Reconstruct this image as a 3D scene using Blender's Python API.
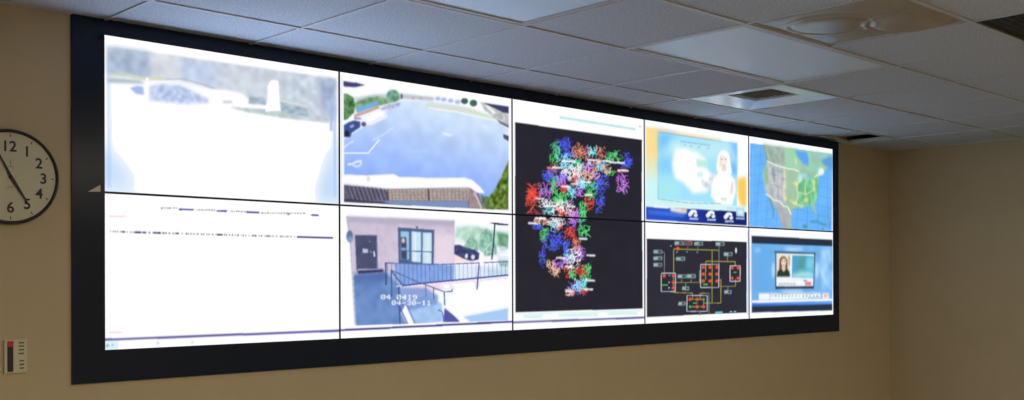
import bpy, bmesh, math, random
import numpy as np
from mathutils import Matrix, Vector

for o in list(bpy.data.objects):
    bpy.data.objects.remove(o)
scene = bpy.context.scene
COL = scene.collection
random.seed(7)
RNG = np.random.default_rng(11)

# ------------------------------------------------------------------ camera
ZC = 2.6                                   # height of the ceiling grid
FPX, CYPX = 1068.05, 276.68                # focal length and principal row in pixels (1024x400 frame)
YAW, PIT, ROL = .7605, .0023, -.0034
CAM = Vector((-.1747, -3.9756, ZC - .9783))
fw = Vector((math.sin(YAW)*math.cos(PIT), math.cos(YAW)*math.cos(PIT), math.sin(PIT)))
r0 = Vector((math.cos(YAW), -math.sin(YAW), 0))
u0 = r0.cross(fw)
rt = r0*math.cos(ROL) + u0*math.sin(ROL)
up = -r0*math.sin(ROL) + u0*math.cos(ROL)
cd = bpy.data.cameras.new('camera')
cam = bpy.data.objects.new('camera', cd)
COL.objects.link(cam)
M4 = Matrix((rt, up, -fw)).transposed().to_4x4()
M4.translation = CAM
cam.matrix_world = M4
cd.sensor_fit = 'HORIZONTAL'
cd.sensor_width = 36
cd.lens = FPX/1024*36
cd.shift_y = (CYPX-200)/1024
cd.clip_start = .05
scene.camera = cam

# ------------------------------------------------------------------ world, exposure
w = bpy.data.worlds.new('world')
scene.world = w
w.use_nodes = True
w.node_tree.nodes['Background'].inputs[0].default_value = (.5, .5, .5, 1)
w.node_tree.nodes['Background'].inputs[1].default_value = .05
vs = scene.view_settings
vs.view_transform = 'Standard'
vs.look = 'None'
vs.gamma = 1
vs.use_curve_mapping = False
vs.exposure = 0
scene.cycles.use_denoising = True
scene.cycles.max_bounces = 8
LAMP = (1.0, .86, .60)                     # warm lit ceiling lamps behind the camera
LAMP_POWER = 21.5
SCREEN_WHITE = 3.1                         # how far white overshoots on the displays
WALL_COL = (.585, .485, .325)
TILE_COL = (.575, .615, .70)  # bluish tint put in for the screens' blue light on the ceiling

# ------------------------------------------------------------------ helpers
def srgb(c):
    c = np.asarray(c, float)
    return np.where(c <= .04045, c/12.92, ((c+.055)/1.055)**2.4)

def mat(name, col, rough=.6, metal=0, spec=.5, noise=None, bump=None, emit=None):
    m = bpy.data.materials.new(name)
    m.use_nodes = True
    nt = m.node_tree
    b = nt.nodes['Principled BSDF']
    b.inputs['Base Color'].default_value = (*col, 1)
    b.inputs['Roughness'].default_value = rough
    b.inputs['Metallic'].default_value = metal
    b.inputs['Specular IOR Level'].default_value = spec
    tc = nt.nodes.new('ShaderNodeTexCoord')
    if noise:                              # (scale, amount)
        n = nt.nodes.new('ShaderNodeTexNoise')
        n.inputs['Scale'].default_value = noise[0]
        n.inputs['Detail'].default_value = 5
        n.inputs['Roughness'].default_value = .7
        nt.links.new(tc.outputs['Object'], n.inputs['Vector'])
        r = nt.nodes.new('ShaderNodeValToRGB')
        a = noise[1]
        r.color_ramp.elements[0].position = .3
        r.color_ramp.elements[1].position = .7
        r.color_ramp.elements[0].color = (*[c*(1-a) for c in col], 1)
        r.color_ramp.elements[1].color = (*[min(1, c*(1+a)) for c in col], 1)
        nt.links.new(n.outputs['Fac'], r.inputs['Fac'])
        nt.links.new(r.outputs['Color'], b.inputs['Base Color'])
    if bump:                               # (scale, strength)
        n = nt.nodes.new('ShaderNodeTexNoise')
        n.inputs['Scale'].default_value = bump[0]
        n.inputs['Detail'].default_value = 3
        nt.links.new(tc.outputs['Object'], n.inputs['Vector'])
        bp = nt.nodes.new('ShaderNodeBump')
        bp.inputs['Strength'].default_value = bump[1]
        bp.inputs['Distance'].default_value = .003
        nt.links.new(n.outputs['Fac'], bp.inputs['Height'])
        nt.links.new(bp.outputs['Normal'], b.inputs['Normal'])
    if emit:
        b.inputs['Emission Color'].default_value = (*emit[0], 1)
        b.inputs['Emission Strength'].default_value = emit[1]
    return m

def add_box(bm, x0, x1, y0, y1, z0, z1):
    v = [bm.verts.new(p) for p in ((x0,y0,z0),(x1,y0,z0),(x1,y1,z0),(x0,y1,z0),(x0,y0,z1),(x1,y0,z1),(x1,y1,z1),(x0,y1,z1))]
    for f in ((3,2,1,0),(4,5,6,7),(0,1,5,4),(1,2,6,5),(2,3,7,6),(3,0,4,7)):
        bm.faces.new([v[i] for i in f])
    return v

def add_prism(bm, pts, y0, y1):
    """outline in x,z extruded from y0 (towards the camera) to y1"""
    a = [bm.verts.new((x, y0, z)) for x, z in pts]
    b = [bm.verts.new((x, y1, z)) for x, z in pts]
    n = len(pts)
    bm.faces.new(a)
    bm.faces.new(b[::-1])
    for i in range(n):
        bm.faces.new((a[i], b[i], b[(i+1) % n], a[(i+1) % n]))

def add_lathe(bm, prof, n=64):
    """profile of (radius, y) revolved about the y axis"""
    rings = []
    for r, y in prof:
        if r < 1e-6:
            rings.append([bm.verts.new((0, y, 0))])
        else:
            rings.append([bm.verts.new((r*math.cos(2*math.pi*i/n), y, r*math.sin(2*math.pi*i/n))) for i in range(n)])
    for a, b in zip(rings, rings[1:]):
        for i in range(n):
            j = (i+1) % n
            q = [a[i % len(a)], a[j % len(a)], b[j % len(b)], b[i % len(b)]]
            q2 = []
            for v in q:
                if v not in q2:
                    q2.append(v)
            if len(q2) > 2:
                bm.faces.new(q2)

def obj(name, bm, m, parent=None, loc=(0,0,0), bevel=0, smooth=False):
    if bevel:
        bmesh.ops.bevel(bm, geom=list(bm.edges), offset=bevel, segments=2, affect='EDGES', profile=.5)
    bmesh.ops.recalc_face_normals(bm, faces=bm.faces)
    me = bpy.data.meshes.new(name)
    bm.to_mesh(me)
    bm.free()
    if smooth:
        for p in me.polygons:
            p.use_smooth = True
    me.materials.append(m)
    o = bpy.data.objects.new(name, me)
    o.location = loc
    o.parent = parent
    COL.objects.link(o)
    return o

def box(name, b, m, parent=None, loc=(0,0,0), bevel=0):
    bm = bmesh.new()
    add_box(bm, *b)
    return obj(name, bm, m, parent, loc, bevel)

def thing(name, label, cat, loc=(0,0,0), group=None):
    o = bpy.data.objects.new(name, None)
    o.empty_display_size = .05
    o.location = loc
    COL.objects.link(o)
    o['label'] = label
    o['category'] = cat
    if group:
        o['group'] = group
    return o

def struct(o):
    o['kind'] = 'structure'
    return o

def wall_pt(x, y, Y=0.0):
    """where the sight line through photo pixel (x, y) meets the vertical plane y = Y"""
    d = fw + rt*((x-512)/FPX) + up*((CYPX-y)/FPX)
    return CAM + d*((Y-CAM.y)/d.y)

# ------------------------------------------------------------------ materials
M_wall = mat('tan_wall_paint', WALL_COL, .75, noise=(3, .04), bump=(160, .25), spec=.25)
M_plenum = mat('dark_plenum', (.02, .02, .02), .95, spec=.1)
M_tile = mat('acoustic_tile', TILE_COL, .95, noise=(110, .30), bump=(240, .6), spec=.1)
M_bar = mat('grid_paint', (.58, .58, .60), .45, noise=(20, .05))
M_floor = mat('grey_carpet', (.26, .25, .235), .95, noise=(80, .2), spec=.1)
M_acryl = mat('gloss_black_haze_tint', (.012, .020, .040), .2, spec=.22)  # navy tint painted in for the glow haze around the lit screens
M_bezel = mat('bezel_black', (.014, .014, .034), .4, spec=.3)
M_body = mat('display_casing', (.02, .02, .022), .6)
M_lens = mat('prismatic_lens', (.73, .85, 1.0), .42, spec=.5)
M_white = mat('white_enamel', (.74, .78, .82), .25, spec=.6, noise=(9, .03))
M_slat = mat('grille_slat', (.42, .41, .40), .5, noise=(30, .1))
M_dark = mat('duct_dark', (.012, .012, .014), .9, spec=.1)
M_brown = mat('glossy_bronze_plastic', (.40, .355, .29), .30, spec=.55, noise=(6, .10))
M_clockrim = mat('clock_rim_black', (.012, .011, .012), .3)
M_clockface = mat('clock_face_cream', (.66, .63, .47), .5, noise=(5, .04))
M_ink = mat('clock_ink', (.03, .027, .03), .5)
M_logo = mat('clock_print_grey', (.34, .31, .24), .5)
M_plate = mat('ivory_plastic', (.66, .62, .47), .45, noise=(8, .04))
M_black = mat('black_plastic', (.015, .014, .018), .4)
M_red = mat('red_plastic', (.55, .03, .04), .4)
M_print = mat('grey_print', (.12, .115, .08), .6)
M_tape = mat('cream_paper', (.62, .58, .48), .8, noise=(60, .08))
M_lamp = mat('lit_lamp_lens', (.8, .8, .75), .5, emit=(LAMP, LAMP_POWER))

# ------------------------------------------------------------------ the room
XL, XR, YB, ZT = -2.2, 7.6463, -7.4, 3.05
FL, FR, FB = 1.362, 6.8809, ZC-1.3624                 # outer outline of the black surround
OL, OR, OT, OB = 1.4889, 6.796, ZC-.0515, ZC-1.2403    # its opening
SFY = -.012                                           # front of the surround, proud of the wall
KF = (SFY-CAM.y)/(0-CAM.y)
SCY = .045                                            # depth of the screen faces behind the wall face
K = (SCY-CAM.y)/(0-CAM.y)
SX0 = CAM.x+(1.4849-CAM.x)*K                          # screens: left edge, cell size, top edge
SW, SH = 1.063*K, .5985*K
SZ0 = CAM.z+(ZC-.0473-CAM.z)*K

bm = bmesh.new()
ol, orr, ob = 1.475, 6.879, 1.345
add_box(bm, XL, ol, 0, .25, 0, ZT)
add_box(bm, orr, XR+.15, 0, .25, 0, ZT)
add_box(bm, ol, orr, 0, .25, 0, ob)
add_box(bm, ol, orr, .22, .25, ob, ZT)
add_box(bm, ol, orr, 0, .22, ZC+.03, ZT)
struct(obj('wall_back', bm, M_wall))
struct(box('wall_right', (XR, XR+.15, YB, 0, 0, ZT), M_wall))
struct(box('wall_left', (XL-.15, XL, YB, .25, 0, ZT), M_wall))
struct(box('wall_front', (XL-.15, XR+.15, YB-.15, YB, 0, ZT), M_wall))
struct(box('floor', (XL-.15, XR+.15, YB-.15, .25, -.1, 0), M_floor))
ceiling = struct(box('ceiling', (XL-.15, XR+.15, YB-.15, .25, ZT, ZT+.1), M_plenum))

# suspended grid: bars and tiles
T = .6096
PX0, RY0 = 1.4895, -.3964
pxs = [PX0+k*T for k in range(-6, 11)]
rys = [RY0-j*T for j in range(0, 12)]
def P(k): return PX0+k*T
def R(j): return RY0-(j-1)*T
BW, BH = .013, .0055
LIT = [(-2,6),(2,8),(-2,9),(5,7)]          # lit lamps behind the camera: cell of their left half
OFF = [(0,2),(3,2)]
bar0 = {}
def bar(lx, ly, loc):
    key = (round(lx, 4), round(ly, 4))
    if key not in bar0:
        bm = bmesh.new()
        add_box(bm, -lx/2, lx/2, -ly/2, ly/2, 0, BH+.02)
        o = bar0[key] = obj('grid_bar', bm, M_bar, ceiling)
    else:
        o = bar0[key].copy()
        COL.objects.link(o)
    o.location = loc
for n, y in enumerate(rys):
    bar(XR-XL, BW*1.5 if n in (1, 2, 3) else BW, ((XL+XR)/2, y, ZC))
for k, x in zip(range(-6, 11), pxs):       # cross bars stop at the long lamps
    cuts = sorted([R(j) for (q, j) in LIT+OFF if q+1 == k], reverse=True)
    y1 = -.016 if x < FL or x > FR else -.0125
    for c in cuts+[None]:
        y0 = YB if c is None else c
        bar(BW, y1-y0, (x, (y0+y1)/2, ZC+.0004))
        y1 = None if c is None else c-T
# wall angles where the ceiling meets the walls
struct(box('trim_1', (XL, FL-.001, -.016, -.0005, ZC+.002, ZC+.030), M_bar))
struct(box('trim_3', (FR+.001, XR, -.016, -.0005, ZC+.002, ZC+.030), M_bar))
struct(box('trim_2', (XR-.016, XR-.0005, YB, -.016, ZC+.002, ZC+.030), M_bar))

taken = {}
def cell(k, j): return (k, j)              # cell from P(k) to P(k+1), R(j) to R(j+1); j = 0 is the border at the wall
for c in ((0,2),(1,2),(3,2),(4,2),(5,1),(3,3),(4,4)):
    taken[c] = 1
for (k, j) in LIT:
    taken[(k, j)] = taken[(k+1, j)] = 1
tile_mesh = {}
def tile(x0, x1, y0, y1):
    g = .001
    key = (round(x1-x0, 3), round(y1-y0, 3))
    w_, d_ = x1-x0-2*g, y1-y0-2*g
    if key not in tile_mesh:
        bm = bmesh.new()
        add_box(bm, -w_/2, w_/2, -d_/2, d_/2, 0, .016)
        tile_mesh[key] = obj('ceiling_tile', bm, M_tile, ceiling)
        o = tile_mesh[key]
    else:
        o = tile_mesh[key].copy()
        COL.objects.link(o)
    o.location = ((x0+x1)/2, (y0+y1)/2, ZC+BH)
    return o
ks = list(range(-7, 11))
for k in ks:
    x0 = max(P(k), XL) + (0 if k > -7 else 0)
    x1 = min(P(k+1), XR)
    if x1-x0 < .03:
        continue
    for j in range(0, 13):
        y1 = 0 if j == 0 else R(j)
        y0 = max(R(j+1), YB)
        if y1-y0 < .03 or (k, j) in taken:
            continue
        t = tile(x0, x1, y0, y1)
        if (k, j) == (8, 0):               # border tile knocked up out of its frame
            t.rotation_euler = (0, math.radians(-4.6), 0)
            t.location.z += .026

# ------------------------------------------------------------------ ceiling fittings
def troffer(k, j, label, lit=False, ribs=False):
    x0, x1, y0, y1 = P(k)+.009, P(k+2)-.009, R(j+1)+.009, R(j)-.009
    t = thing('ceiling_light', label, 'ceiling light', ((x0+x1)/2, (y0+y1)/2, ZC), 'ceiling lights set into the tile grid')
    a, b = (x1-x0)/2, (y1-y0)/2
    bm = bmesh.new()
    add_box(bm, -a, a, -b, b, .085, .09)
    for s in (-1, 1):
        add_box(bm, s*a-(.004 if s > 0 else 0), s*a+(.004 if s < 0 else 0), -b, b, .006, .085)
        add_box(bm, -a, a, s*b-(.004 if s > 0 else 0), s*b+(.004 if s < 0 else 0), .006, .085)
    obj('housing', bm, M_white, t)
    fr = .022
    bm = bmesh.new()
    add_box(bm, -a, a, b-fr, b, .002, .012); add_box(bm, -a, a, -b, -b+fr, .002, .012)
    add_box(bm, -a, -a+fr, -b+fr, b-fr, .002, .012); add_box(bm, a-fr, a, -b+fr, b-fr, .002, .012)
    obj('door_frame', bm, M_bar, t)
    bm = bmesh.new()
    a2, b2 = a-fr, b-fr
    if ribs:                               # prismatic lens: fine ridges across its length
        n = 150
        top, bot = [], []
        for i in range(n*2+1):
            x = -a2+2*a2*i/(2*n)
            z = .007 if i % 2 else .0105
            top.append(bm.verts.new((x, -b2, z))); bot.append(bm.verts.new((x, b2, z)))
        for i in range(2*n):
            bm.faces.new((top[i], top[i+1], bot[i+1], bot[i]))
    else:
        add_box(bm, -a2, a2, -b2, b2, .008, .011)
    obj('lens', bm, M_lamp if lit else M_lens, t)
    return t
troffer(0, 2, 'unlit ceiling light with ribbed lens at the top edge, left of the other panel', ribs=True)
troffer(3, 2, 'unlit ceiling light with smooth pale blue lens above the air vent')
troffer(-2, 6, 'lit ceiling light behind the camera, nearest to the left wall', lit=True)
troffer(2, 8, 'lit ceiling light behind the camera, towards the right', lit=True)
troffer(5, 7, 'lit ceiling light added behind the camera to brighten the right side', lit=True)  # extra unseen lamp, put in to brighten the right end of the room
troffer(-2, 9, 'lit ceiling light behind the camera, farthest from the screens', lit=True)

# air vent
x0, x1, y0, y1 = P(5)+.009, P(6)-.009, R(2)+.009, R(1)-.009
vent = thing('air_vent', 'square white ceiling air vent with dark slatted middle above the screens', 'air vent', ((x0+x1)/2, (y0+y1)/2, ZC))
a = (x1-x0)/2; q = .14
bm = bmesh.new()
zo, zi = .004, .022
ov = [bm.verts.new((sx*a, sy*a, zo)) for sx, sy in ((-1,-1),(1,-1),(1,1),(-1,1))]
iv = [bm.verts.new((sx*q, sy*q, zi)) for sx, sy in ((-1,-1),(1,-1),(1,1),(-1,1))]
ot = [bm.verts.new((sx*a, sy*a, zo+.01)) for sx, sy in ((-1,-1),(1,-1),(1,1),(-1,1))]
it = [bm.verts.new((sx*q, sy*q, zi+.05)) for sx, sy in ((-1,-1),(1,-1),(1,1),(-1,1))]
for i in range(4):
    n = (i+1) % 4
    bm.faces.new((ov[i], ov[n], iv[n], iv[i])); bm.faces.new((iv[i], iv[n], it[n], it[i])); bm.faces.new((ov[i], ot[i], ot[n], ov[n]))
obj('face_plate', bm, M_white, vent)
box('duct', (-q, q, -q, q, .072, .076), M_dark, vent)
bm = bmesh.new()
for v in ((-.002,.0,-.016),(.002,0,-.016)):
    pass
add_box(bm, -q, q, -.0012, .0012, -.014, .014)
s0 = obj('slat', bm, M_slat, vent)
for i in range(9):
    s = s0 if i == 0 else s0.copy()
    if i: COL.objects.link(s)
    s.location = (0, -q+2*q*(i+.5)/9, .042)
    s.rotation_euler = (math.radians(-40), 0, 0)

# moulded glossy panel with two round bulges
x0, x1, y0, y1 = P(3)+.009, P(4)-.009, R(4)+.009, R(3)-.009
cxp, cyp = (x0+x1)/2, (y0+y1)/2
pan = thing('moulded_panel', 'glossy brown moulded ceiling panel with two round bulges and bright glints', 'ceiling panel', (cxp, cyp, ZC))
N = 72
bm = bmesh.new()
g = [[None]*(N+1) for _ in range(N+1)]
def bulge(x, y, cx, cy, r, h):
    d = math.hypot(x-cx, y-cy)/r
    dome = h*math.sqrt(max(0, 1-d*d))*.6 + (h*.4 if d < 1 else 0)*(1-d**6 if d < 1 else 0)
    rim = .35*h*math.exp(-((d-1.10)/.07)**2)
    return dome+rim
for i in range(N+1):
    for j in range(N+1):
        x = x0+(x1-x0)*i/N; y = y0+(y1-y0)*j/N
        e = min(x-x0, x1-x, y-y0, y1-y)
        z = .012-min(1, e/.03)*.006
        z -= min(1, e/.05)*(bulge(x, y, 3.575, -1.83, .150, .014)+bulge(x, y, 3.750, -2.070, .150, .026))
        z -= .004*math.sin(13*x+6*y)*min(1, e/.1)
        g[i][j] = bm.verts.new((x-cxp, y-cyp, z))
for i in range(N):
    for j in range(N):
        bm.faces.new((g[i][j], g[i+1][j], g[i+1][j+1], g[i][j+1]))
obj('moulded_sheet', bm, M_brown, pan, smooth=True)
bm = bmesh.new()
a = (x1-x0)/2
add_box(bm, -a, a, a-.006, a, .008, .016); add_box(bm, -a, a, -a, -a+.006, .008, .016)
add_box(bm, -a, -a+.006, -a, a, .008, .016); add_box(bm, a-.006, a, -a, a, .008, .016)
obj('edge_strip', bm, M_bar, pan)

# dark egg-crate return grille in the next bay
x0, x1, y0, y1 = P(4)+.009, P(5)-.009, R(5)+.009, R(4)-.009
gr = thing('return_grille', 'dark square return air grille at the upper right edge', 'air grille', ((x0+x1)/2, (y0+y1)/2, ZC))
a = (x1-x0)/2
M_grille = mat('grille_dark_paint', (.085, .08, .068), .6, noise=(20, .1))
bm = bmesh.new()
add_box(bm, -a, a, a-.012, a, .002, .022); add_box(bm, -a, a, -a, -a+.012, .002, .022)
add_box(bm, -a, -a+.012, -a+.012, a-.012, .002, .022); add_box(bm, a-.012, a, -a+.012, a-.012, .002, .022)
obj('grille_frame', bm, M_grille, gr)
bm = bmesh.new(); add_box(bm, -.0012, .0012, -a+.012, a-.012, .004, .022)
s0 = obj('vane', bm, M_grille, gr)
for i in range(17):
    s = s0 if i == 0 else s0.copy()
    if i: COL.objects.link(s)
    s.location = (-a+.012+(2*a-.024)*(i+1)/18, 0, 0)
bm = bmesh.new(); add_box(bm, -a+.012, a-.012, -.0012, .0012, .004, .022)
s0 = obj('vane', bm, M_grille, gr)
for i in range(17):
    s = s0 if i == 0 else s0.copy()
    if i: COL.objects.link(s)
    s.location = (0, -a+.012+(2*a-.024)*(i+1)/18, .0003)

# ------------------------------------------------------------------ black surround of the video wall
sur = thing('display_surround', 'glossy black surround framing the wall of ten screens', 'screen surround', (FL, 0, FB))
def fx(x): return CAM.x+(x-CAM.x)*KF       # where an edge seen at x (or z) on the wall plane lies on the front face
def fz(z): return CAM.z+(z-CAM.z)*KF
iL, iR, iT, iB, oR, oB = fx(OL), fx(OR), fz(OT), fz(OB), fx(FR), fz(FB)
ZB = ZC+BH-.0005
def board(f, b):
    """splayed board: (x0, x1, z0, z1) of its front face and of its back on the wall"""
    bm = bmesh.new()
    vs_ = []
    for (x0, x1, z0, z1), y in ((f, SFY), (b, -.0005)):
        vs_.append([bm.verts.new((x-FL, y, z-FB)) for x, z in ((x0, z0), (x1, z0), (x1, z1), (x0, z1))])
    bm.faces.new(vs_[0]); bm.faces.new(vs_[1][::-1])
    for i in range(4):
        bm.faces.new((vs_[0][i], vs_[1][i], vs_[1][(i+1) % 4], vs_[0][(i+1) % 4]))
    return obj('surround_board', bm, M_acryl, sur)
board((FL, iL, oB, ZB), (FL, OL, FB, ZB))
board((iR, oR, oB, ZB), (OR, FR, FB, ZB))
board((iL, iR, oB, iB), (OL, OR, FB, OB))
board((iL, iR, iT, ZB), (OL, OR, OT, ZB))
VY = -.052                                  # added lip over the screens, shaped to shade the ceiling strip
kv = (VY-CAM.y)/(0-CAM.y)
vz, vx0, vx1 = CAM.z+(OT-CAM.z)*kv, CAM.x+(OL-CAM.x)*kv, CAM.x+(OR-CAM.x)*kv
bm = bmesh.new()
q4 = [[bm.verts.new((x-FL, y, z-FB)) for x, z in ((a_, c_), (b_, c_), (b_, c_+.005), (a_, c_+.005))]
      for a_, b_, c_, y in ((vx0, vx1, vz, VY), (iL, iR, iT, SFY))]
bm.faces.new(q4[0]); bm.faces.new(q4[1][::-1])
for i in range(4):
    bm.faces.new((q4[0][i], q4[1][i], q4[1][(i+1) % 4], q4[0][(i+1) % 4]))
obj('added_shade_lip', bm, M_acryl, sur)

# torn corner of paper on the left of the surround
pp = [wall_pt(88, 191.6, SFY), wall_pt(100.3, 184.8, SFY), wall_pt(100.5, 191.8, SFY)]
bm = bmesh.new()
add_prism(bm, [(p.x-pp[0].x, p.z-pp[0].z) for p in pp], -.0008, .0)
o = obj('paper_scrap', bm, M_tape, None, (pp[0].x, SFY-.0003, pp[0].z))
o['label'] = 'small cream triangle of paper stuck to the black surround'
o['category'] = 'paper'

# ------------------------------------------------------------------ wall clock
c0 = wall_pt(10.8, 176.6, -.03)
CR = .168
ck = thing('wall_clock', 'round black-rimmed wall clock with cream face at the left edge', 'clock', (c0.x, 0, c0.z))
bm = bmesh.new()
add_lathe(bm, [(CR-.012, 0), (CR, -.002), (CR+.001, -.022), (CR-.002, -.033), (CR-.006, -.036), (CR-.0105, -.033), (CR-.012, -.026)], 96)
obj('rim', bm, M_clockrim, ck, smooth=True)
bm = bmesh.new()
add_lathe(bm, [(0, -.026), (CR-.012, -.026), (CR-.012, -.002), (0, -.002)], 96)
obj('dial', bm, M_clockface, ck)
def text_mesh(s, size, name, m, parent, loc):
    cu = bpy.data.curves.new(name, 'FONT')
    cu.body = s; cu.size = size; cu.extrude = .0004; cu.offset = .0010
    cu.align_x = 'CENTER'; cu.align_y = 'CENTER'
    to = bpy.data.objects.new(name+'_tmp', cu)
    COL.objects.link(to)
    bpy.context.view_layer.update()
    me = bpy.data.meshes.new_from_object(to.evaluated_get(bpy.context.evaluated_depsgraph_get()))
    bpy.data.objects.remove(to)
    me.materials.clear(); me.materials.append(m)
    xs = [v.co.x for v in me.vertices]; ys = [v.co.y for v in me.vertices]
    mx, my = (min(xs)+max(xs))/2, (min(ys)+max(ys))/2
    for v in me.vertices:
        x, y, z = v.co
        v.co = (x-mx, -z, y-my)
    o = bpy.data.objects.new(name, me)
    o.parent = parent; o.location = loc
    COL.objects.link(o)
    return o
for h in range(1, 13):
    an = math.radians(90-30*h)
    text_mesh(str(h), .052, 'numeral', M_ink, ck, (.113*math.cos(an), -.0268, .108*math.sin(an)))
tick = None
for h in range(60):
    if h % 5: continue
    an = math.radians(90-6*h)
    if tick is None:
        bm = bmesh.new(); add_box(bm, -.004, .006, -.0005, .0005, -.0016, .0016); tick = obj('hour_mark', bm, M_ink, ck); o = tick
    else:
        o = tick.copy(); COL.objects.link(o)
    o.location = (.144*math.cos(an), -.0266, .144*math.sin(an)); o.rotation_euler = (0, -an, 0)
def hand(name, ang, length, tail, w0, w1, y):
    bm = bmesh.new()
    add_prism(bm, [(-tail, -w1*.7), (0, -w0), (length*.2, -w0), (length, -w1*.5), (length, w1*.5), (length*.2, w0), (0, w0), (-tail, w1*.7)], y-.0006, y+.0006)
    o = obj(name, bm, M_ink, ck)
    o.rotation_euler = (0, -math.radians(ang), 0)
hand('hour_hand', 90-30*4.93, .110, .02, .0062, .0046, -.0305)
hand('minute_hand', 90-6*55.4, .142, .028, .0042, .003, -.0320)
bm = bmesh.new(); add_lathe(bm, [(0, -.0345), (.006, -.034), (.007, -.0265)], 24); obj('hub', bm, M_ink, ck, smooth=True)
bm = bmesh.new()
bm.free()
for b_ in ((-.0010, .0010, .037, .058), (-.012, .012, .034, .036), (-.014, .010, -.040, -.038), (-.008, .012, -.034, -.0325)):
    box('face_print', (b_[0], b_[1], -.0268, -.0260, b_[2], b_[3]), M_logo, ck)

# ------------------------------------------------------------------ ivory wall controller
a0, a1 = wall_pt(4.4, 373.8, -.012), wall_pt(27.2, 339.2, -.012)
ctl = thing('wall_controller', 'ivory wall controller with red and black strip below the clock', 'controller', (a0.x, 0, a0.z))
W_, H_ = a1.x-a0.x, a1.z-a0.z
box('plate', (0, W_, -.012, 0, 0, H_), M_plate, ctl, bevel=.002)
box('slot_strip', (W_*.13, W_*.38, -.0145, -.011, H_*.05, H_*.86), M_black, ctl)
box('red_button', (W_*.13, W_*.38, -.0165, -.0125, H_*.80, H_*.965), M_red, ctl)
for i, z in enumerate((.90, .80, .69, .58, .36, .25, .14)):
    box('printed_mark', (W_*(.62 if i < 4 else .66), W_*.86, -.0126, -.0118, H_*(z-.022), H_*(z+.022)), M_print, ctl)

# ------------------------------------------------------------------ what the screens show
CX = {(0,0):(104.7,36.2),(0,1):(104.4,193.1),(0,2):(104.8,351.3),(1,0):(337,70),(1,1):(336.7,204),(1,2):(337.5,339.8),
      (2,0):(511.4,97.5),(2,1):(512,213),(2,2):(512.9,331.9),(3,0):(645.4,118.5),(3,1):(646.2,221),(3,2):(647.2,324.4),
      (4,0):(749,134.4),(4,1):(749.8,227),(4,2):(750.6,319.4),(5,0):(831,149.4),(5,1):(831.9,231.3),(5,2):(833.1,314.8)}
RES = {0:(352,198), 1:(288,162), 2:(256,144), 3:(240,135), 4:(208,117)}
SS = 2
def boxblur(a, n):
    if n < 1: return a
    for ax in (0, 1):
        p = [(0,0)]*a.ndim; p[ax] = (n+1, n)
        c = np.cumsum(np.pad(a, p, mode='edge'), axis=ax)
        L = a.shape[ax]
        a = (np.take(c, range(2*n+1, 2*n+1+L), ax)-np.take(c, range(0, L), ax))/(2*n+1)
    return a
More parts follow.
